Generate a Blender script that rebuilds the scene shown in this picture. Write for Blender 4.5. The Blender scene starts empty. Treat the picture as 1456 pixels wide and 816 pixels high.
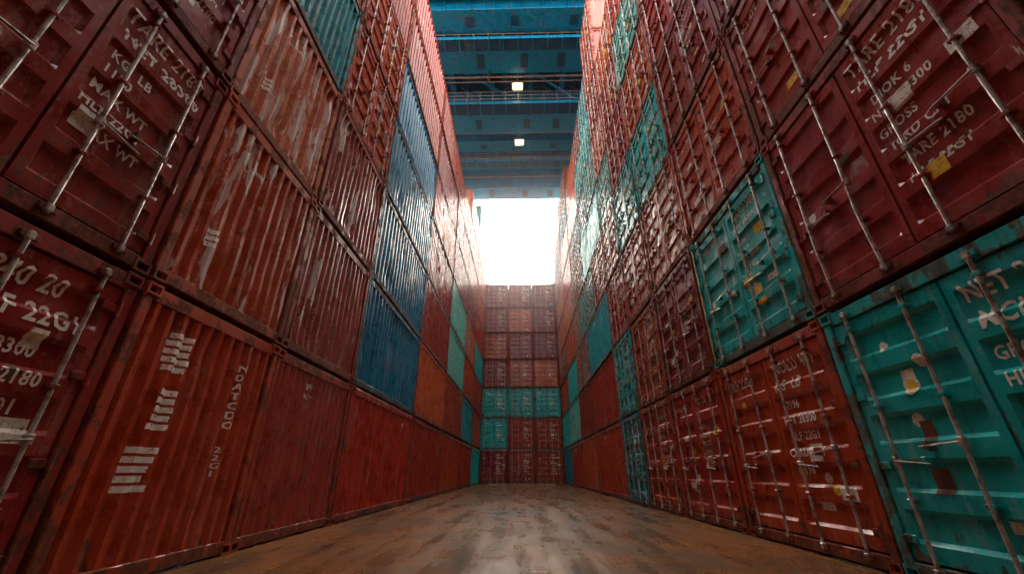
import bpy, bmesh, math, random
from mathutils import Vector, Matrix, noise

scene = bpy.context.scene
R = math.radians
WALL = 3.55
ROWH = 2.59
H = 2.56

# ---------------------------------------------------------------- node helpers
def new_mat(name):
    m = bpy.data.materials.new(name); m.use_nodes = True
    nt = m.node_tree; nt.nodes.clear()
    out = nt.nodes.new('ShaderNodeOutputMaterial')
    b = nt.nodes.new('ShaderNodeBsdfPrincipled')
    nt.links.new(b.outputs[0], out.inputs[0])
    return m, nt, b, out

class NT:
    def __init__(s, nt): s.nt = nt
    def n(s, t, **k):
        x = s.nt.nodes.new(t)
        for a, b in k.items(): setattr(x, a, b)
        return x
    def put(s, sock, v):
        if isinstance(v, bpy.types.NodeSocket): s.nt.links.new(v, sock)
        elif v is not None: sock.default_value = v
    def math(s, op, a, b=None, c=None, clamp=False):
        x = s.n('ShaderNodeMath', operation=op, use_clamp=clamp)
        s.put(x.inputs[0], a); s.put(x.inputs[1], b)
        if c is not None: s.put(x.inputs[2], c)
        return x.outputs[0]
    def vmath(s, op, a, b):
        x = s.n('ShaderNodeVectorMath', operation=op)
        s.put(x.inputs[0], a); s.put(x.inputs[1], b)
        return x.outputs[0]
    def noise(s, vec, scale, detail=4, rough=.55, dist=0):
        x = s.n('ShaderNodeTexNoise')
        s.put(x.inputs['Vector'], vec); x.inputs['Scale'].default_value = scale
        x.inputs['Detail'].default_value = detail; x.inputs['Roughness'].default_value = rough
        x.inputs['Distortion'].default_value = dist
        return x.outputs[0]
    def ramp(s, v, a, b, lo=0., hi=1.):
        x = s.n('ShaderNodeMapRange', interpolation_type='SMOOTHSTEP')
        s.put(x.inputs[0], v)
        for i, q in zip((1, 2, 3, 4), (a, b, lo, hi)): s.put(x.inputs[i], q)
        return x.outputs[0]
    def mix(s, f, a, b, mode='MIX'):
        x = s.n('ShaderNodeMix', data_type='RGBA', blend_type=mode)
        s.put(x.inputs[0], f); s.put(x.inputs[6], a); s.put(x.inputs[7], b)
        return x.outputs[2]

def c4(r, g, b): return (r, g, b, 1)

def paint_material(name, rust_amt=0., fixed=None, scuff=True, rough=.27):
    m, nt, b, out = new_mat(name); N = NT(nt)
    tc = N.n('ShaderNodeTexCoord'); oi = N.n('ShaderNodeObjectInfo')
    geo = N.n('ShaderNodeNewGeometry')
    off = N.math('MULTIPLY', oi.outputs['Random'], 91.7)
    P = N.vmath('ADD', tc.outputs['Object'], off)
    base = fixed if fixed else oi.outputs['Color']
    sep = N.n('ShaderNodeSeparateXYZ'); nt.links.new(tc.outputs['Object'], sep.inputs[0])
    z = sep.outputs[2]
    nB = N.noise(P, 1.0, 2, .5)
    nA = N.noise(P, 3.4, 5, .62)
    nS = N.noise(N.vmath('MULTIPLY', P, (9., 9., .6)), 1., 3, .6)
    nF = N.noise(P, 20, 3, .7)
    col = N.mix(N.ramp(nB, .4, .75, 0, .3), base, N.mix(.2, base, c4(.5, .3, .2)))
    hue = N.n('ShaderNodeHueSaturation')
    nt.links.new(col, hue.inputs['Color'])
    N.put(hue.inputs['Hue'], N.ramp(oi.outputs['Random'], 0, 1, .496, .504))
    N.put(hue.inputs['Saturation'], 1.04)
    N.put(hue.inputs['Value'], N.ramp(nA, .25, .75, .78, 1.24))
    col = hue.outputs[0]
    col = N.mix(N.ramp(nS, .55, .78, 0, .5), col, c4(.035, .014, .01))
    al = oi.outputs['Alpha'] if not fixed else None
    if scuff:
        sc = N.ramp(N.math('SUBTRACT', N.math('MULTIPLY', nF, .35), N.math('MULTIPLY', nS, .65)), -.09, -.065)
        amt = N.math('MULTIPLY', sc, N.math('SUBTRACT', 1.15, al), clamp=True)
        col = N.mix(N.math('MULTIPLY', amt, .7), col, c4(.55, .42, .36))
        pn = N.noise(N.vmath('MULTIPLY', P, (3.2, 3.2, .7)), 1.3, 5, .62, .4)
        thr = N.math('MULTIPLY_ADD', al, .3, .43)
        peel = N.ramp(pn, thr, N.math('ADD', thr, .01))
        col = N.mix(N.math('MULTIPLY', peel, .88), col, c4(.66, .58, .52))
    ch = N.ramp(nF, .73, .75)
    col = N.mix(N.math('MULTIPLY', ch, .4), col, c4(.45, .34, .28))
    edge = N.ramp(geo.outputs['Pointiness'], .53, .62, 0, .16)
    bot = N.ramp(z, .0, .6, .1, 0.)
    rn = N.math('ADD', nA, N.math('ADD', edge, N.math('ADD', bot, rust_amt)))
    rn = N.math('ADD', rn, N.math('MULTIPLY', N.math('SUBTRACT', nS, .5), .4))
    rust = N.ramp(rn, .67, .74)
    rcol = N.mix(N.ramp(nF, .35, .7), c4(.03, .011, .007), c4(.22, .06, .014))
    col = N.mix(N.math('MULTIPLY', rust, .82), col, rcol)
    nt.links.new(col, b.inputs['Base Color'])
    rg = N.ramp(nA, .3, .75, rough - .05, rough + .18)
    nt.links.new(N.math('ADD', rg, N.math('MULTIPLY', rust, .35)), b.inputs['Roughness'])
    b.inputs['Specular IOR Level'].default_value = .45
    bp = N.n('ShaderNodeBump'); bp.inputs['Strength'].default_value = .32; bp.inputs['Distance'].default_value = .01
    nt.links.new(N.noise(P, 7, 4, .68), bp.inputs['Height']); nt.links.new(bp.outputs[0], b.inputs['Normal'])
    return m

PAINT = paint_material('container_paint')
FRAME = paint_material('container_frame_paint', rust_amt=.03, rough=.42, scuff=False)
def simple(name, col, rough, metal=0, ncol=None, nscale=12, wear=None, emis=None):
    m, nt, b, out = new_mat(name); N = NT(nt)
    tc = N.n('ShaderNodeTexCoord'); oi = N.n('ShaderNodeObjectInfo')
    P = N.vmath('ADD', tc.outputs['Object'], N.math('MULTIPLY', oi.outputs['Random'], 53.))
    nn = N.noise(P, nscale, 4, .7)
    col = N.mix(N.ramp(nn, .42, .66), col, ncol if ncol else col)
    if wear is not None:      # worn-through lettering shows the container paint again
        col = N.mix(N.ramp(N.noise(P, 22, 3, .75), wear, wear + .03, 0, .9), col, oi.outputs['Color'])
    nt.links.new(col, b.inputs['Base Color'])
    nt.links.new(N.ramp(nn, .3, .7, rough - .08, rough + .15), b.inputs['Roughness'])
    b.inputs['Metallic'].default_value = metal
    if emis:
        b.inputs['Emission Color'].default_value = emis[0]; b.inputs['Emission Strength'].default_value = emis[1]
    return m

GALV = simple('galvanised_steel', c4(.5, .46, .42), .4, .3, c4(.16, .085, .05), 8)
BLACK = simple('rubber_gasket_and_recess_shade', c4(.012, .011, .011), .6, 0, c4(.03, .02, .016))
WHITE = simple('stencil_white', c4(.88, .85, .78), .55, 0, c4(.76, .7, .6), 20, wear=.61)
YELL = simple('label_yellow', c4(.85, .52, .02), .45, 0, c4(.5, .26, .03), 18)
PALE = simple('label_white', c4(.82, .78, .68), .45, 0, c4(.55, .45, .34), 16, wear=.6)
BROWN = simple('label_residue', c4(.1, .035, .02), .7, 0, c4(.2, .07, .03), 18)
AMBER = simple('amber_rusty_paint', c4(.6, .27, .03), .5, 0, c4(.16, .05, .015), 7)
MATS = [PAINT, FRAME, GALV, BLACK, WHITE, YELL, PALE, BROWN, AMBER]
M_P, M_F, M_G, M_K, M_W, M_Y, M_L, M_B, M_A = range(9)

# ---------------------------------------------------------------- mesh builder
class MB:
    def __init__(s): s.v = []; s.f = []; s.m = []
    def add(s, vs, fs, m):
        o = len(s.v); s.v += [tuple(v) for v in vs]
        for i, f in enumerate(fs):
            s.f.append(tuple(o + k for k in f)); s.m.append(m[i] if isinstance(m, list) else m)
    def box(s, x0, x1, y0, y1, z0, z1, m):
        vs = [(x0,y0,z0),(x1,y0,z0),(x1,y1,z0),(x0,y1,z0),(x0,y0,z1),(x1,y0,z1),(x1,y1,z1),(x0,y1,z1)]
        s.add(vs, [(0,3,2,1),(4,5,6,7),(0,1,5,4),(1,2,6,5),(2,3,7,6),(3,0,4,7)], m)
    def bbox(s, x0, x1, y0, y1, z0, z1, m, bv=.006, mat=None):
        bm = bmesh.new(); bmesh.ops.create_cube(bm, size=1)
        for v in bm.verts:
            v.co = Vector(((x0+x1)/2 + v.co.x*(x1-x0), (y0+y1)/2 + v.co.y*(y1-y0), (z0+z1)/2 + v.co.z*(z1-z0)))
        bmesh.ops.bevel(bm, geom=bm.edges[:], offset=min(bv, .3*min(x1-x0, y1-y0, z1-z0)), segments=1, affect='EDGES')
        if mat is not None:
            for v in bm.verts: v.co = mat @ v.co
        s.frombm(bm, m)
    def frombm(s, bm, m, dark=()):
        bm.verts.index_update()
        s.add([v.co[:] for v in bm.verts], [[v.index for v in f.verts] for f in bm.faces], m); bm.free()
    def casting(s, x0, x1, y0, y1, z0, z1):
        bm = bmesh.new(); bmesh.ops.create_cube(bm, size=1)
        for v in bm.verts:
            v.co = Vector(((x0+x1)/2 + v.co.x*(x1-x0), (y0+y1)/2 + v.co.y*(y1-y0), (z0+z1)/2 + v.co.z*(z1-z0)))
        bm.normal_update()
        f = max(bm.faces, key=lambda q: q.normal.x)
        bmesh.ops.inset_individual(bm, faces=[f], thickness=.034, depth=0)
        bmesh.ops.inset_individual(bm, faces=[f], thickness=.002, depth=-.06)
        bm.faces.index_update(); fi = f.index
        bm.verts.index_update()
        ms = [M_F]*len(bm.faces); ms[fi] = M_K  # hole floor coloured black as the shade inside the casting
        s.add([v.co[:] for v in bm.verts], [[v.index for v in q.verts] for q in bm.faces], ms); bm.free()
    def cyl(s, a, b, r, m, seg=10, cap=True):
        a = Vector(a); b = Vector(b); d = (b-a).normalized()
        t = Vector((1,0,0)) if abs(d.x) < .9 else Vector((0,1,0))
        e1 = d.cross(t).normalized(); e2 = d.cross(e1)
        vs = []
        for p in (a, b):
            for i in range(seg):
                q = 2*math.pi*i/seg; vs.append(p + e1*math.cos(q)*r + e2*math.sin(q)*r)
        fs = [(i, (i+1) % seg, seg+(i+1) % seg, seg+i) for i in range(seg)]
        if cap: fs += [tuple(range(seg))[::-1], tuple(range(seg, 2*seg))]
        s.add(vs, fs, m)
    def grid(s, us, zs, nf, m):
        vs = [(nf[j][i], u, z) for j, z in enumerate(zs) for i, u in enumerate(us)]
        W = len(us)
        s.add(vs, [(j*W+i, j*W+i+1, (j+1)*W+i+1, (j+1)*W+i) for j in range(len(zs)-1) for i in range(W-1)], m)
    def mesh(s, name, mats=MATS, sharp=28):
        me = bpy.data.meshes.new(name); me.from_pydata(s.v, [], s.f); me.update()
        for m in mats: me.materials.append(m)
        me.polygons.foreach_set('material_index', s.m)
        me.polygons.foreach_set('use_smooth', [True]*len(me.polygons))
        me.set_sharp_from_angle(angle=R(sharp))
        me.update()
        return me

# ---------------------------------------------------------------- text
_tc = {}
def text2d(t, size):
    k = (t, size)
    if k in _tc: return _tc[k]
    cu = bpy.data.curves.new('t', 'FONT'); cu.body = t; cu.size = size; cu.resolution_u = 2
    cu.space_character = 1.08; cu.offset = size*.024
    ob = bpy.data.objects.new('t', cu); scene.collection.objects.link(ob)
    dg = bpy.context.evaluated_depsgraph_get(); dg.update()
    me = ob.evaluated_get(dg).to_mesh()
    r = ([(v.co.x*.86, v.co.y) for v in me.vertices], [tuple(p.vertices) for p in me.polygons])
    ob.evaluated_get(dg).to_mesh_clear()
    bpy.data.objects.remove(ob); bpy.data.curves.remove(cu)
    _tc[k] = r
    return r

def interp(us, zs, nf, u, z):
    import bisect
    i = min(max(bisect.bisect_right(us, u)-1, 0), len(us)-2)
    j = min(max(bisect.bisect_right(zs, z)-1, 0), len(zs)-2)
    fu = (u-us[i])/(us[i+1]-us[i]); fz = (z-zs[j])/(zs[j+1]-zs[j])
    fu = min(max(fu,0),1); fz = min(max(fz,0),1)
    return (nf[j][i]*(1-fu)+nf[j][i+1]*fu)*(1-fz) + (nf[j+1][i]*(1-fu)+nf[j+1][i+1]*fu)*fz

def decal(mb, pts, faces, surf, m, off=.004):
    us, zs, nf = surf
    bm = bmesh.new()
    vs = [bm.verts.new((0, p[0], p[1])) for p in pts]
    for f in faces:
        try: bm.faces.new([vs[i] for i in f])
        except Exception: pass
    u0 = min(p[0] for p in pts); u1 = max(p[0] for p in pts); z0 = min(p[1] for p in pts); z1 = max(p[1] for p in pts)
    for u in us:
        if u0 < u < u1:
            bmesh.ops.bisect_plane(bm, geom=bm.verts[:]+bm.edges[:]+bm.faces[:], plane_co=(0,u,0), plane_no=(0,1,0))
    for z in zs:
        if z0 < z < z1:
            bmesh.ops.bisect_plane(bm, geom=bm.verts[:]+bm.edges[:]+bm.faces[:], plane_co=(0,0,z), plane_no=(0,0,1))
    for v in bm.verts: v.co.x = interp(us, zs, nf, v.co.y, v.co.z) + off
    bm.normal_update()
    for f in bm.faces:
        if f.normal.x < 0: f.normal_flip()
    mb.frombm(bm, m)

def put_text(mb, t, size, u, z, surf, m=M_W, vertical=False):
    if vertical:
        for i, ch in enumerate(t):
            if ch == ' ': continue
            p, f = text2d(ch, size)
            decal(mb, [(a+u, b+z-i*size*.95) for a, b in p], f, surf, m)
    else:
        p, f = text2d(t, size)
        umax = surf[0][-1]-.02
        p = [(a+u, b+z) for a, b in p]
        mu = max(a for a, b in p)
        if mu > umax: p = [(a-(mu-umax), b) for a, b in p]
        decal(mb, p, f, surf, m)

def put_rect(mb, u, z, w, h, surf, m, off=.003, rot=0.):
    c, s = math.cos(rot), math.sin(rot)
    pts = [(u+c*a-s*b, z+s*a+c*b) for a, b in ((-w/2,-h/2),(w/2,-h/2),(w/2,h/2),(-w/2,h/2))]
    decal(mb, pts, [(0,1,2,3)], surf, m, off)

def put_disc(mb, u, z, r, surf, m, off=.003):
    pts = [(u+r*math.cos(i*math.pi/10), z+r*math.sin(i*math.pi/10)) for i in range(20)]
    decal(mb, pts, [tuple(range(20))], surf, m, off)

# ---------------------------------------------------------------- container bodies
def dents(rng, w, h, k=1.):
    hits = [(rng.uniform(.2, w-.2), rng.uniform(.3, h-.3), rng.uniform(.1, .32), rng.uniform(-.045, .012)*k) for _ in range(int(2+w*1.3))]
    sd = rng.uniform(0, 500)
    def f(u, z):
        v = .016*k*noise.noise(Vector((u*1.1, z*1.0, sd))) + .007*k*noise.noise(Vector((u*3.7, z*3.1, sd+9)))
        for a, b, r, d in hits:
            q = ((u-a)**2 + (z-b)**2)/(r*r)
            if q < 6: v += d*math.exp(-q)
        e = min(u-.1, w-.1-u, z-.16, h-.16-z)/.15
        return v*min(max(e, 0), 1)
    return f

def body(mb, w, D):
    xs = []; x = -.12
    while x > -D+.2:
        xs += [(x, 0), (x-.07, 0), (x-.11, 1), (x-.18, 1)]; x -= .22
    for sgn, y0 in ((1, .02), (-1, w-.02)):
        vs = []
        for x, k in xs:
            y = y0 + sgn*k*.03
            vs += [(x, y, .12), (x, y, H-.08)]
        fs = []
        for i in range(len(xs)-1):
            q = (2*i, 2*i+1, 2*i+3, 2*i+2)
            fs.append(q if sgn > 0 else q[::-1])
        mb.add(vs, fs, M_P)
    mb.box(-D+.02, -.185, .055, w-.055, .1, H-.03, M_P)
    for y0 in (0.0, w-.06):
        mb.box(-D, -.145, y0, y0+.06, 0.03, .14, M_F)
        mb.box(-D, -.145, y0, y0+.06, H-.1, H-.01, M_F)
    for y0, y1 in ((0, .12), (w-.12, w)):
        mb.box(-D-.002, -D+.1, y0, y1, 0, H, M_F)

def frame(mb, w, rng, amber=False):
    pw = .11
    for y0, y1 in ((.004, pw), (w-pw, w-.004)):
        mb.bbox(-.17, -.004, y0, y1, .1, H-.1, M_F, .01)
    mb.bbox(-.17, -.012, pw+.002, w-pw-.002, H-.16, H-.02, M_F, .008)
    mb.bbox(-.17, -.010, pw+.002, w-pw-.002, .02, .15, M_F, .008)
    for y0, y1 in ((0, .165), (w-.165, w)):
        for z0, z1 in ((0, .118), (H-.118, H)):
            mb.casting(-.18, .008, y0, y1, z0, z1)
    for y0 in (.08, w-.08):
        mb.cyl((-.08, y0, H-.002), (-.08, y0, H+.03), .035, M_G, 8)
    if amber:
        mb.bbox(-.003, .006, .05, .1, .14, H-.14, M_A, .002)

WORDS = ['NOLU 401', 'DIOK 6', 'MCI 47T', 'CAXU 3091', 'HLF 22G1', 'TARE 2180', 'NET 28300', 'GROSS', '1100', '45G1', 'UTRU', 'KG  LB', 'CU CAP', '10RD CAI', '3840 20', 'WTHF 451', 'MAX WT', '67196', '2 2 G 1']

def door_mesh(name, w, D, seed, big=False, stickers=None, amber=False):
    rng = random.Random(seed*77+5)
    mb = MB(); frame(mb, w, rng, amber=amber); body(mb, w, D)
    mb.box(-.168, -.155, .1, w-.1, .14, H-.15, M_K)
    mid = w/2 + rng.uniform(-.01, .01)
    z0, z1 = .17, H-.175
    df = dents(rng, w, H, .8)
    nb = rng.choice([5, 5, 4]) if not big else 5
    pitch = (z1-z0-.14)/nb; rec = pitch*.66
    surfs = []
    for (a, b) in ((.122, mid-.009), (mid+.009, w-.122)):
        us = [a, a+.003, a+.075, a+.105]
        k = 7
        for i in range(1, k): us.append(a+.105+(b-a-.21)*i/k)
        us += [b-.105, b-.075, b-.003, b]
        zs = [z0, z0+.003]; rz = []
        for i in range(nb):
            c = z0+.07+pitch*(i+.5)
            q0, q1 = c-rec/2, c+rec/2
            zs += [q0, q0+.035, q0+.035+(rec-.07)/3, q0+.035+(rec-.07)*2/3, q1-.035, q1]
            rz.append((q0, q1))
        zs += [z1-.003, z1]
        nf = []
        for z in zs:
            row = []
            for u in us:
                if u in (us[0], us[-1]) or z in (zs[0], zs[-1]): row.append(-.11); continue
                tu = min(max((min(u-(a+.075), (b-.075)-u))/.03, 0), 1)
                tz = 0
                for q0, q1 in rz:
                    if q0 <= z <= q1: tz = max(tz, min(max(min(z-q0, q1-z)/.035, 0), 1))
                row.append(-.03 - .036*tu*tz + df(u, z)*(.35+.65*tu))
            nf.append(row)
        mb.grid(us, zs, nf, M_P); surfs.append((us, zs, nf))
        lw = b-a
        bent = rng.random() < .25
        for fr in ((.2, .74) if a < .2 else (.26, .8)):
            u = a+lw*fr; xr = .012
            bo = rng.uniform(-.02, .02) if bent else 0
            zz = [.07, .75, 1.4, H-.07]
            pts = [(xr, u, zz[0]), (xr+abs(bo), u+bo, zz[1]), (xr, u+bo*.6, zz[2]), (xr, u, zz[3])]
            for i in range(3): mb.cyl(pts[i], pts[i+1], .0165, M_G, 8, cap=(i != 1))
            for zb in (z0+.07+pitch, z0+.07+pitch*(nb-2), z1-.1):
                mb.bbox(-.035, xr+.02, u-.036, u+.036, zb-.018, zb+.018, M_P, .006)
            for zb in (.11, H-.11):
                mb.bbox(-.012, xr+.024, u-.026, u+.026, zb-.03, zb+.03, M_G, .008)
                mb.bbox(-.012, .02, u-.065, u-.032, zb-.025, zb+.025, M_F, .006)
                mb.bbox(-.012, .02, u+.032, u+.065, zb-.025, zb+.025, M_F, .006)
            hz = .98 + (.14 if fr > .5 else 0) + rng.uniform(-.02, .02)
            dr = 1 if fr < .5 else -1
            mb.bbox(xr-.03, xr+.028, u-.026, u+.026, hz-.04, hz+.04, M_G, .008)
            mb.cyl((xr+.024, u, hz), (xr+.028, u+dr*.36, hz-.02-rng.uniform(0, .03)), .010, M_G, 8)
            mb.bbox(-.03, xr+.032, u+dr*.3-.025, u+dr*.3+.025, hz-.06, hz+.03, M_F, .008)
        side = (.112, 1) if a < .2 else (w-.112, -1)
        for hz in (.34, .95, 1.6, 2.2):
            mb.cyl((.002, side[0], hz-.07), (.002, side[0], hz+.07), .017, M_F, 8)
            y0, y1 = sorted((side[0], side[0]+side[1]*.13))
            mb.bbox(-.03, -.008, y0, y1, hz-.035, hz+.035, M_F, .006)
    sL, sR = surfs
    us = mid+.1
    S = 1.45 if big else 1.15
    put_text(mb, rng.choice(WORDS), .14*S, us+rng.uniform(0, .1), 2.13, sR)
    if rng.random() < .8: put_text(mb, rng.choice(WORDS), .14*S, us+.05, 1.9, sR)
    zt = 1.66
    for i in range(rng.randint(4, 7)):
        put_text(mb, rng.choice(WORDS), .1*S, us+rng.uniform(0, .12), zt, sR); zt -= .135*S
    if rng.random() < .7:
        put_text(mb, rng.choice(WORDS), .13*S, .26, 2.12, sL)
    for i in range(rng.randint(5, 8)):
        s = rng.choice(surfs); a, b = s[0][0], s[0][-1]
        m = rng.choice([M_Y, M_L, M_L, M_B, M_L]) if i else M_Y
        if rng.random() < .2: put_disc(mb, rng.uniform(a+.2, b-.2), rng.uniform(.5, 2.), .06, s, m)
        else: put_rect(mb, rng.uniform(a+.2, b-.2), rng.uniform(.35, 2.2), rng.uniform(.1, .26), rng.uniform(.07, .2), s, m, off=.005, rot=rng.uniform(-.05, .05))
    if stickers:
        for kind, leaf, u, z, sx, sy, m in stickers:
            s = surfs[leaf]; uu = s[0][0]+u
            if kind == 'd': put_disc(mb, uu, z, sx, s, m, .012-sx*.05)
            elif kind == 't': put_text(mb, sy, sx, uu, z, s, m)
            else: put_rect(mb, uu, z, sx, sy, s, m, .006)
    return mb.mesh(name)

def side_mesh(name, w, D, seed, pitch=.2, depth=.045, marks=0, k=1.):
    rng = random.Random(seed*131+17)
    mb = MB(); frame(mb, w, rng); body(mb, w, D)
    a, b = .112, w-.112; z0, z1 = .152, H-.162
    n = max(3, round((b-a)/pitch)); p = (b-a)/n
    us = []; base = []
    for i in range(n):
        o = a+i*p
        for fr, d in ((0, 0), (.2, 0), (.36, 1), (.64, 1), (.8, 0)):
            us.append(o+p*fr); base.append(d)
    us.append(b); base.append(0)
    zn = 18
    zs = [z0+(z1-z0)*i/zn for i in range(zn+1)]
    df = dents(rng, w, H, k)
    nf = []
    for j, z in enumerate(zs):
        e = min(j, zn-j)
        nf.append([-.018 - depth + depth*d + df(u, z)*(1 if e > 0 else 0) for u, d in zip(us, base)])
    mb.grid(us, zs, nf, M_P)
    mb.box(-.168, -.16, .1, w-.1, .1, H-.1, M_K)
    if w > 4:
        for c in (w*.34, w*.62):
            mb.box(-.02, -.004, c-.18, c+.18, .035, .12, M_K)  # black box stands in for the shade inside a fork pocket
            mb.bbox(-.02, .0, c-.2, c-.18, .03, .13, M_F, .004); mb.bbox(-.02, .0, c+.18, c+.2, .03, .13, M_F, .004)
    surf = (us, zs, nf)
    def ladder(u, zt, cnt, wd):
        for i in range(cnt):
            put_rect(mb, u+rng.uniform(-.02, .02), zt-i*.082, wd*rng.uniform(.75, 1), .055, surf, M_W, .004)
    if marks == 1:
        ladder(.62, 2.18, 5, .3); ladder(.66, 1.62, 5, .26); ladder(.6, 1.08, 5, .34)
        put_text(mb, 'N0ATCDO', .12, 1.62, 2.05, surf, M_W, True)
        put_text(mb, '22G1', .09, 1.62, 1.1, surf, M_W, True)
    elif marks == 2:
        ladder(.5, .85, 3, .2)
        put_text(mb, 'KIN', .3, .55, 1.9, surf, M_L)
    elif marks == 3:
        put_text(mb, rng.choice(WORDS), .13, w*.35, 2.15, surf)
        put_text(mb, rng.choice(WORDS), .1, w*.35, 2.0, surf)
    elif marks == 4:
        put_text(mb, rng.choice(WORDS), .15, w-1.3, 2.1, surf)
    elif marks == 5:
        put_text(mb, rng.choice(WORDS).replace(' ', ''), .14, w*.8, 2.0, surf, M_W, True)
    return mb.mesh(name)

# ---------------------------------------------------------------- container placement
red = (.37, .046, .024); maroon = (.25, .025, .02); orange = (.46, .085, .036); faded = (.5, .165, .1)
teal = (.004, .4, .38); blue = (.006, .15, .25); mint = (.15, .46, .39); dteal = (.01, .26, .3)
coll = scene.collection
cache = {}
rngP = random.Random(11)
def place(me, loc, rz, col, alpha=.9, jit=.018):
    ob = bpy.data.objects.new('shipping_container', me)
    coll.objects.link(ob)
    j = Vector((rngP.uniform(-jit, jit), rngP.uniform(-.006, .006), 0))
    ob.location = Vector(loc)+j; ob.rotation_euler = (0, 0, rz+rngP.uniform(-.002, .002))
    v = rngP.uniform(.82, 1.12)
    ob.color = (col[0]*v, col[1]*v, col[2]*v, alpha)
    return ob
def gm(kind, w, D, seed, **k):
    key = (kind, round(w, 2), D, seed)
    if key not in cache:
        cache[key] = (door_mesh if kind == 'door' else side_mesh)('container_%s_mesh' % kind, w, D, seed, **k)
    return cache[key]
G = .03
def rndcol(rng, p=.76):
    q = rng.random()
    if q < p: return rng.choice([red, red, maroon, orange, red, faded])
    return rng.choice([teal, blue, dteal, mint, teal])

# ----- left wall
rl = random.Random(3)
DL = 6.06
lcols = [(-6.6, -4.12, 'door', 7), (-4.12, -1.62, 'door', 7), (-1.62, .86, 'door', 7), (.86, 3.33, 'door', 7),
         (3.33, 5.62, 'side', 7), (5.62, 8.4, 'side', 7), (8.4, 13.6, 'side', 7), (13.6, 19.0, 'side', 7),
         (19.0, 24.6, 'side', 7), (24.6, 30.2, 'side', 8), (30.2, 36.2, 'side', 9), (36.2, 42.2, 'side', 9)]
Lspec = {
 (3, 0): (maroon, .95), (3, 1): (maroon, .9), (3, 2): (maroon, .95), (3, 3): (maroon, .9),
 (4, 0): (red, 1.), (4, 1): (orange, .46), (4, 2): (faded, .36), (4, 3): (dteal, .7), (4, 4): (red, .7), (4, 5): (maroon, .8),
 (5, 0): (red, 1.), (5, 1): (maroon, .6), (5, 2): (maroon, .46), (5, 3): (red, .6), (5, 4): (orange, .8), (5, 5): (red, .9),
 (6, 0): (red, .95), (6, 1): (blue, .85), (6, 2): (blue, .7), (6, 3): (blue, .65), (6, 4): (blue, .8), (6, 5): (red, .8), (6, 6): (red, .8),
 (7, 0): (red, .95), (7, 1): (orange, .9), (7, 2): (maroon, .8), (7, 3): (maroon, .8), (7, 4): (red, .8), (7, 5): (maroon, .8), (7, 6): (red, .8),
 (8, 0): (red, .95), (8, 1): (red, .9), (8, 2): (mint, .8), (8, 3): (mint, .8), (8, 4): (red, .8),
 (9, 0): (red, .95), (9, 1): (dteal, .9), (9, 2): (red, .8),
 (10, 0): (teal, .95), (10, 1): (red, .9),
}
for ci, (y0, y1, kind, nr) in enumerate(lcols):
    w = y1-y0-G
    for r in range(nr):
        col, al = Lspec.get((ci, r), (rndcol(rl), rl.uniform(.65, .95)))
        kd = kind
        if (ci, r) in ((5, 3), (5, 4)): kd = 'door'
        if kd == 'door':
            if ci == 3 and r < 3: me = gm('door', w, DL, 40+r, big=True)
            else: me = gm('door', w, DL, rl.randint(1, 3))
        else:
            marks = {(4, 0): 1, (4, 1): 2, (5, 0): 3, (4, 2): 2, (4, 4): 5, (5, 1): 5}.get((ci, r))
            big = ci <= 5
            if big: me = gm('side', w, DL, 10+r if marks or r < 3 else rl.randint(1, 2), pitch=.178 if ci == 4 else .19, marks=marks or rl.choice([0, 3]), k=1.6 if r in (1, 2) else .8, depth=.064)
            else:
                me = gm('side', w, DL, rl.randint(1, 4), pitch=.26, depth=.055, marks=[0, 4, 5, 3][rl.randint(0, 3)])
        place(me, (-WALL, y0+G/2, r*ROWH+.004), 0, col, al)

# ----- right wall
rr = random.Random(8)
DR = 6.06
rcols = [(-6.6, -3.8, 7), (-3.8, -1.0, 7), (-1.0, 1.78, 7), (1.78, 4.55, 7), (4.55, 7.32, 7), (7.32, 9.92, 7), (9.92, 12.5, 7), (12.5, 15.0, 9),
         (15.0, 20.4, 8), (20.4, 25.2, 8), (25.2, 30.4, 9), (30.4, 36.2, 9), (36.2, 42.2, 9)]
Rspec = {
 (3, 0): (teal, .95), (3, 1): (maroon, .95), (3, 2): (maroon, .95), (3, 3): (maroon, .9),
 (4, 0): (red, .95), (4, 1): (teal, .88), (4, 2): (red, .85), (4, 3): (maroon, .9), (4, 4): (red, .8),
 (5, 0): (red, .95), (5, 1): (maroon, .85), (5, 2): (orange, .65), (5, 3): (teal, .55), (5, 4): (orange, .65), (5, 5): (mint, .7),
 (6, 0): (red, .95), (6, 1): (orange, .85), (6, 2): (red, .6), (6, 3): (teal, .55), (6, 4): (red, .6), (6, 5): (red, .6),
 (7, 0): (dteal, .9), (7, 1): (teal, .85), (7, 2): (red, .6), (7, 3): (faded, .6), (7, 4): (mint, .6), (7, 8): (orange, .8), (7, 7): (red, .8),
 (8, 0): (red, .95), (8, 1): (red, .95), (8, 2): (dteal, .8), (8, 3): (red, .8), (8, 4): (teal, .7), (8, 5): (mint, .7),
 (9, 0): (orange, .9), (9, 1): (maroon, .9), (9, 2): (orange, .8), (9, 3): (teal, .8), (10, 0): (red, .9), (10, 1): (mint, .9), (11, 0): (blue, .9), (11, 1): (teal, .9),
}
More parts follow.
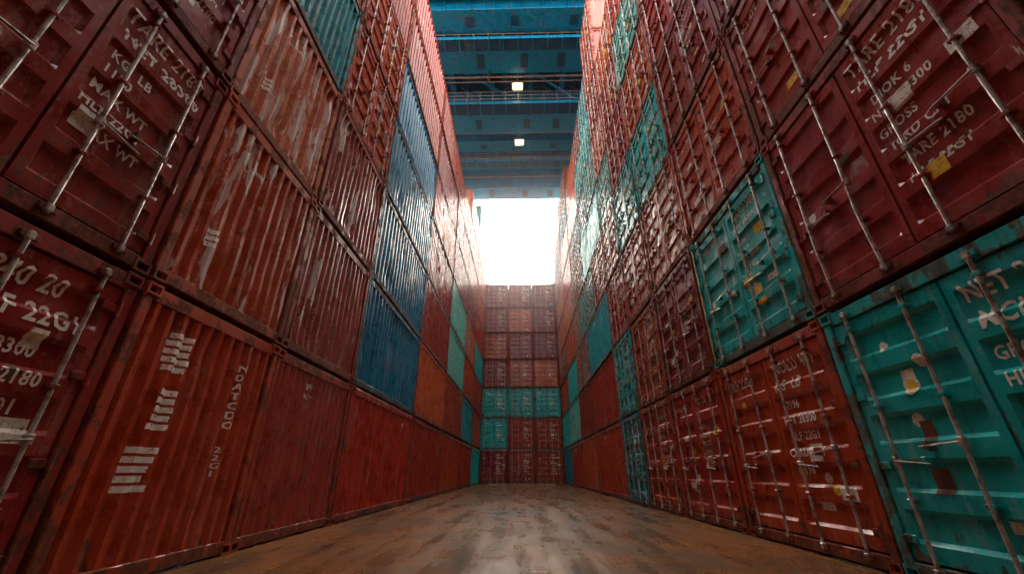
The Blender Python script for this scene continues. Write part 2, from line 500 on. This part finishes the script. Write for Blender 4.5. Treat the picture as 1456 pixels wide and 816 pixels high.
for ci, (y0, y1, nr) in enumerate(rcols):
    for r in range(nr):
        col, al = Rspec.get((ci, r), (rndcol(rr), rr.uniform(.6, .95)))
        if y1-y0 < 4:
            w = y1-y0-G
            if ci == 3 and r == 0:
                me = gm('door', w, DR, 60, big=True, stickers=[('d', 0, .62, 1.62, .085, 0, M_L), ('d', 0, .62, 1.62, .05, 0, M_Y), ('d', 0, .5, 2.02, .05, 0, M_L), ('r', 0, .55, .82, .16, .2, M_B), ('r', 1, .4, .8, .2, .17, M_B), ('r', 0, .6, 1.22, .12, .18, M_B)])
            elif ci == 4 and r == 1: me = gm('door', w, DR, 61, amber=True)
            elif ci == 3 and r in (1, 2): me = gm('door', w, DR, 62+r, big=(r == 1))
            elif ci == 4 and r == 0: me = gm('door', w, DR, 66, big=True)
            else: me = gm('door', w, DR, rr.randint(1, 3))
            place(me, (WALL, y1-G/2, r*ROWH+.004), math.pi, col, al)
        elif r >= 2 and rr.random() < .6:
            hw = (y1-y0)/2
            for k in range(2):
                me = gm('door', hw-G, DR, rr.randint(1, 2))
                c2 = col if k == 0 else rndcol(rr)
                place(me, (WALL, y0+hw*(k+1)-G/2, r*ROWH+.004), math.pi, c2, al)
        else:
            me = gm('side', y1-y0-G, DR, rr.randint(1, 3), pitch=.26, depth=.055, marks=[0, 4, 5, 3][rr.randint(0, 3)])
            place(me, (WALL, y1-G/2, r*ROWH+.004), math.pi, col, al)

# ----- end walls (far end, and an unseen one added behind the viewpoint to block light)
rb = random.Random(21)
bw = 7.0/3
for r in range(7):
    for k in range(3):
        if r == 2: col = teal
        elif r == 1: col = teal if k == 0 else red
        else: col = rb.choice([red, maroon, orange, red])
        me = gm('door', bw-G, 6.06, rb.randint(1, 3))
        place(me, (-3.5+k*bw+G/2, 36.4, r*ROWH+.004), -math.pi/2, col, rb.uniform(.65, .9), jit=.01)
        me = gm('door', bw-G, 6.06, rb.randint(1, 3))
        place(me, (-3.5+(k+1)*bw-G/2, -6.8, r*ROWH+.004), math.pi/2, rndcol(rb), .9, jit=.01)

# ---------------------------------------------------------------- gantry crane, and an unseen copy added to block light
BLUE = paint_material('crane_blue_paint', rust_amt=-.06, fixed=c4(.006, .31, .58), scuff=False, rough=.42)
DBLUE = paint_material('crane_dark_panel', rust_amt=-.06, fixed=c4(.004, .1, .2), scuff=False, rough=.5)
RAILM = simple('railing_steel', c4(.4, .46, .45), .5, .1, c4(.22, .18, .14), 9)
LAMP = simple('lamp_lens', c4(.9, .8, .6), .3, 0, emis=((1, .78, .46, 1), 6.))
HOUS = simple('lamp_housing', c4(.5, .38, .2), .5, 0, c4(.2, .12, .06), 9)
CM = [BLUE, DBLUE, RAILM, LAMP, HOUS]
XE = 13.5
def build_crane(oy, full=True):
    crane = bpy.data.objects.new('gantry_crane', None); coll.objects.link(crane)
    def part(name, mb):
        me = mb.mesh(name+'_mesh', CM); ob = bpy.data.objects.new(name, me); coll.objects.link(ob); ob.parent = crane; ob.color = (1, 1, 1, 1)
        ob.location.y = oy; return ob
    g = MB()
    for (ya, yb, za, zb) in ((12.4, 13.4, 26.0, 28), (14.2, 15.3, 25.2, 27.8), (16.9, 18.4, 25.7, 27.8), (21.6, 23.0, 25.0, 27.6), (24.9, 25.9, 25.8, 27.5), (27.4, 28.3, 25.9, 27.5), (29.6, 31.0, 24.7, 27.6)):
        g.bbox(-XE, XE, ya, yb, za, zb, 0, .03)
        g.bbox(-XE, XE, ya-.14, yb+.14, za-.06, za-.003, 0, .01)
        x = -XE+.5
        while x < XE:
            g.box(x, x+.04, ya-.12, ya-.002, za+.002, zb, 0)
            x += 1.45
        for k in range(7):
            hx = -9+k*3+.4*math.sin(ya*k)
            g.bbox(hx, hx+.5, ya+.25, yb-.25, za-.085, za-.062, 1, .01)
    part('cross_girders', g)
    g = MB()
    for x in (-10, -5.2, -2.2, .8, 3.2, 5.6, 10):
        g.bbox(x, x+.35, 12, 31, 27.82, 28.25, 0, .02)
    g.box(-XE, XE, 12, 31.1, 28.3, 28.5, 1)
    for i in range(14):
        rg = random.Random(i+3)
        x = rg.uniform(-3.8, 3); y = rg.choice([15.6, 19.0, 23.4, 26.3])
        g.bbox(x, x+rg.uniform(.4, 1.3), y, y+.6, 26.2, 27.7, rg.choice([0, 1, 1, 2]), .03)
    part('trolley_deck', g)
    if full:
        g = MB()
        def gallery(y, z, depth=.8):
            g.box(-XE, XE, y, y+depth, z-.06, z, 1)
            g.box(-XE, XE, y-.03, y-.002, z-.14, z+.1, 0)
            x = -XE
            while x <= XE:
                g.box(x, x+.05, y+.002, y+depth-.002, z-.16, z-.062, 0)
                g.cyl((x, y+.03, z), (x, y+.03, z+1.1), .03, 2, 6)
                g.cyl((x, y+depth-.03, z), (x, y+depth-.03, z+1.1), .03, 2, 6)
                x += .9
            for zz in (.4, .75, 1.1):
                g.cyl((-XE, y+.03, z+zz), (XE, y+.03, z+zz), .03, 2, 6)
                g.cyl((-XE, y+depth-.03, z+zz), (XE, y+depth-.03, z+zz), .03, 2, 6)
        gallery(15.45, 24.7); gallery(19.7, 24.2, 1.0); gallery(26.2, 25.0, .7)
        for y, z, r in ((13.8, 26.2, .05), (13.95, 26.1, .03), (18.7, 25.5, .07), (19.0, 25.4, .04), (23.4, 25.2, .05), (26.1, 25.1, .05), (28.8, 25.4, .06)):
            g.cyl((-XE, y, z), (XE, y, z), r, 2, 8)
        for x0, x1, ya, yb in ((-4.5, 0, 18.5, 21.5), (0.2, 4.5, 18.5, 21.5), (-4.5, 0, 23.1, 24.8), (4.5, 0, 23.1, 24.8), (-4.4, 0, 28.3, 29.5), (4.4, 0, 28.3, 29.5)):
            g.cyl((x0, ya, 26.4), (x1, yb, 26.4), .09, 0, 8)
        for x in (-3.9, -3.5):
            g.cyl((x, 20.9, 24.4), (x, 21.4, 27.6), .03, 2, 6)
        for i in range(9): g.cyl((-3.9, 20.95+.05*i, 24.7+i*.33), (-3.5, 20.95+.05*i, 24.7+i*.33), .02, 2, 6)
        for k in range(5):
            x = -4+k*1.9; pts = [Vector((x+i*.19, 19.4, 25.4-.5*math.sin(math.pi*i/8))) for i in range(9)]
            for i in range(8): g.cyl(pts[i], pts[i+1], .025, 1, 6, cap=False)
        part('walkways_and_pipes', g)
        g = MB()
        for (x, y, z) in ((-.05, 19.15, 25.0), (0.05, 24.0, 24.7)):
            g.cyl((x, y, z+.3), (x, y, 28), .04, 4, 8)
            g.bbox(x-.4, x+.4, y-.25, y+.25, z+.1, z+.34, 4, .03)
            g.bbox(x-.32, x+.32, y-.28, y+.18, z-.06, z+.098, 3, .02)
        part('lit_floodlamps', g)
    g = MB()
    for x in (-XE, XE-1.1):
        for y in (12.6, 29.7):
            g.bbox(x, x+1.1, y, y+1.1, .7, 25.9, 0, .04)
        g.bbox(x-.1, x+1.2, 11.5, 31.5, .25, .95, 0, .04)
        g.bbox(x+.1, x+1.0, 13.7, 29.7, 23.0, 24.2, 0, .04)
        for y in (12.2, 14, 29.3, 31.2): g.cyl((x+.3, y, .35), (x+.8, y, .35), .35, 1, 20)
    part('legs_and_bogies', g)
build_crane(0)
build_crane(-32, False)  # unseen copy over and behind the camera, added to darken the near end

# ---------------------------------------------------------------- ground
m, nt, b, out = new_mat('wet_rusty_deck'); N = NT(nt)
tc = N.n('ShaderNodeTexCoord'); P = tc.outputs['Object']
n1 = N.noise(P, .5, 4, .62, .6); n2 = N.noise(P, 1.7, 5, .62, .3); n3 = N.noise(P, 24, 4, .7)
n4 = N.noise(N.vmath('MULTIPLY', P, (3., .3, 1)), 1.1, 4, .6)
col = N.mix(N.ramp(n1, .38, .62), c4(.085, .042, .017), c4(.19, .062, .014))
col = N.mix(N.ramp(n2, .4, .75, 0, .7), col, c4(.27, .11, .028))
col = N.mix(N.ramp(n4, .45, .72, 0, .65), col, c4(.035, .032, .022))
col = N.mix(N.ramp(n3, .54, .76, 0, .6), col, c4(.03, .012, .006))
sp = N.n('ShaderNodeSeparateXYZ'); wv = N.n('ShaderNodeVectorMath', operation='ADD')
wob = N.n('ShaderNodeTexNoise'); wob.inputs['Scale'].default_value = 1.5; nt.links.new(P, wob.inputs['Vector'])
wsc = N.vmath('MULTIPLY', wob.outputs['Color'], (.04, .04, 0))
nt.links.new(P, wv.inputs[0]); nt.links.new(wsc, wv.inputs[1]); nt.links.new(wv.outputs[0], sp.inputs[0])
def joint(c, per, wd):
    q = N.math('ABSOLUTE', N.math('SUBTRACT', N.math('FRACT', N.math('DIVIDE', c, per)), .5))
    return N.ramp(q, .5-wd/per, .5-wd*.3/per)
jt = N.math('MAXIMUM', joint(sp.outputs[0], .3, .011), joint(sp.outputs[1], 2.4, .014))
jm = N.math('MULTIPLY', jt, N.ramp(n2, .35, .6, .15, .9))
col = N.mix(N.math('MULTIPLY', jm, .6), col, c4(.014, .008, .005))
nt.links.new(col, b.inputs['Base Color'])
wet = N.math('MULTIPLY_ADD', n2, .4, N.math('MULTIPLY', n4, .6))
rr_ = N.math('MULTIPLY_ADD', n3, .12, N.ramp(wet, .3, .7, .32, .14))
nt.links.new(rr_, b.inputs['Roughness'])
b.inputs['Specular IOR Level'].default_value = .34
bp = N.n('ShaderNodeBump'); bp.inputs['Strength'].default_value = .35; bp.inputs['Distance'].default_value = .006
nt.links.new(N.math('SUBTRACT', N.math('MULTIPLY_ADD', n2, .5, N.math('MULTIPLY', n3, .35)), N.math('MULTIPLY', jm, .6)), bp.inputs['Height']); nt.links.new(bp.outputs[0], b.inputs['Normal'])
me = bpy.data.meshes.new('ground_mesh'); me.from_pydata([(-500, -500, 0), (500, -500, 0), (500, 500, 0), (-500, 500, 0)], [], [(0, 1, 2, 3)])
me.materials.append(m); go = bpy.data.objects.new('ground', me); coll.objects.link(go)

# ---------------------------------------------------------------- mist hanging high over the far end
m = bpy.data.materials.new('mist'); m.use_nodes = True; nt = m.node_tree; nt.nodes.clear()
o = nt.nodes.new('ShaderNodeOutputMaterial'); vs = nt.nodes.new('ShaderNodeVolumeScatter')
vs.inputs['Density'].default_value = .0045; vs.inputs['Anisotropy'].default_value = .75; vs.inputs['Color'].default_value = (.97, .98, 1, 1)
nt.links.new(vs.outputs[0], o.inputs['Volume'])
mm = MB(); mm.box(-30, 30, 16, 110, 9, 60, 0)
me = bpy.data.meshes.new('mist_mesh'); me.from_pydata(mm.v, [], mm.f); me.materials.append(m)
coll.objects.link(bpy.data.objects.new('mist', me))

# ---------------------------------------------------------------- world + sun
w = bpy.data.worlds.new('World'); scene.world = w; w.use_nodes = True
nt = w.node_tree; nt.nodes.clear()
o = nt.nodes.new('ShaderNodeOutputWorld'); bg = nt.nodes.new('ShaderNodeBackground'); sky = nt.nodes.new('ShaderNodeTexSky')
sky.sky_type = 'NISHITA'; sky.sun_disc = False; sky.sun_elevation = R(36); sky.sun_rotation = R(1)
sky.air_density = 1.0; sky.dust_density = 6.0; sky.ozone_density = 1.0
mx = nt.nodes.new('ShaderNodeMix'); mx.data_type = 'RGBA'; mx.blend_type = 'ADD'; mx.inputs[0].default_value = 1
nt.links.new(sky.outputs[0], mx.inputs[6]); mx.inputs[7].default_value = (46, 45, 42, 1)     # bright overcast layer
nt.links.new(mx.outputs[2], bg.inputs[0]); bg.inputs[1].default_value = .15
nt.links.new(bg.outputs[0], o.inputs[0])
sl = bpy.data.lights.new('sun', 'SUN'); sl.energy = 1.5; sl.angle = R(14); sl.color = (1, .92, .8)
so = bpy.data.objects.new('sun', sl); coll.objects.link(so)
az = R(1); el = R(36)
d = Vector((math.sin(az)*math.cos(el), math.cos(az)*math.cos(el), math.sin(el)))
so.rotation_euler = d.to_track_quat('Z', 'Y').to_euler()
so.location = (0, 60, 50)

# ---------------------------------------------------------------- camera
cd = bpy.data.cameras.new('camera'); cam = bpy.data.objects.new('camera', cd); coll.objects.link(cam)
cd.sensor_width = 36; cd.lens = 565/1456*36; cd.clip_end = 2000; cd.clip_start = .05
cam.location = (0, 0, .9); cam.rotation_euler = (R(90+24.9), 0, R(1.29))
scene.camera = cam
scene.view_settings.view_transform = 'Standard'; scene.view_settings.look = 'None'; scene.view_settings.exposure = 0
print('objects', len(bpy.data.objects), 'meshes', len(bpy.data.meshes))
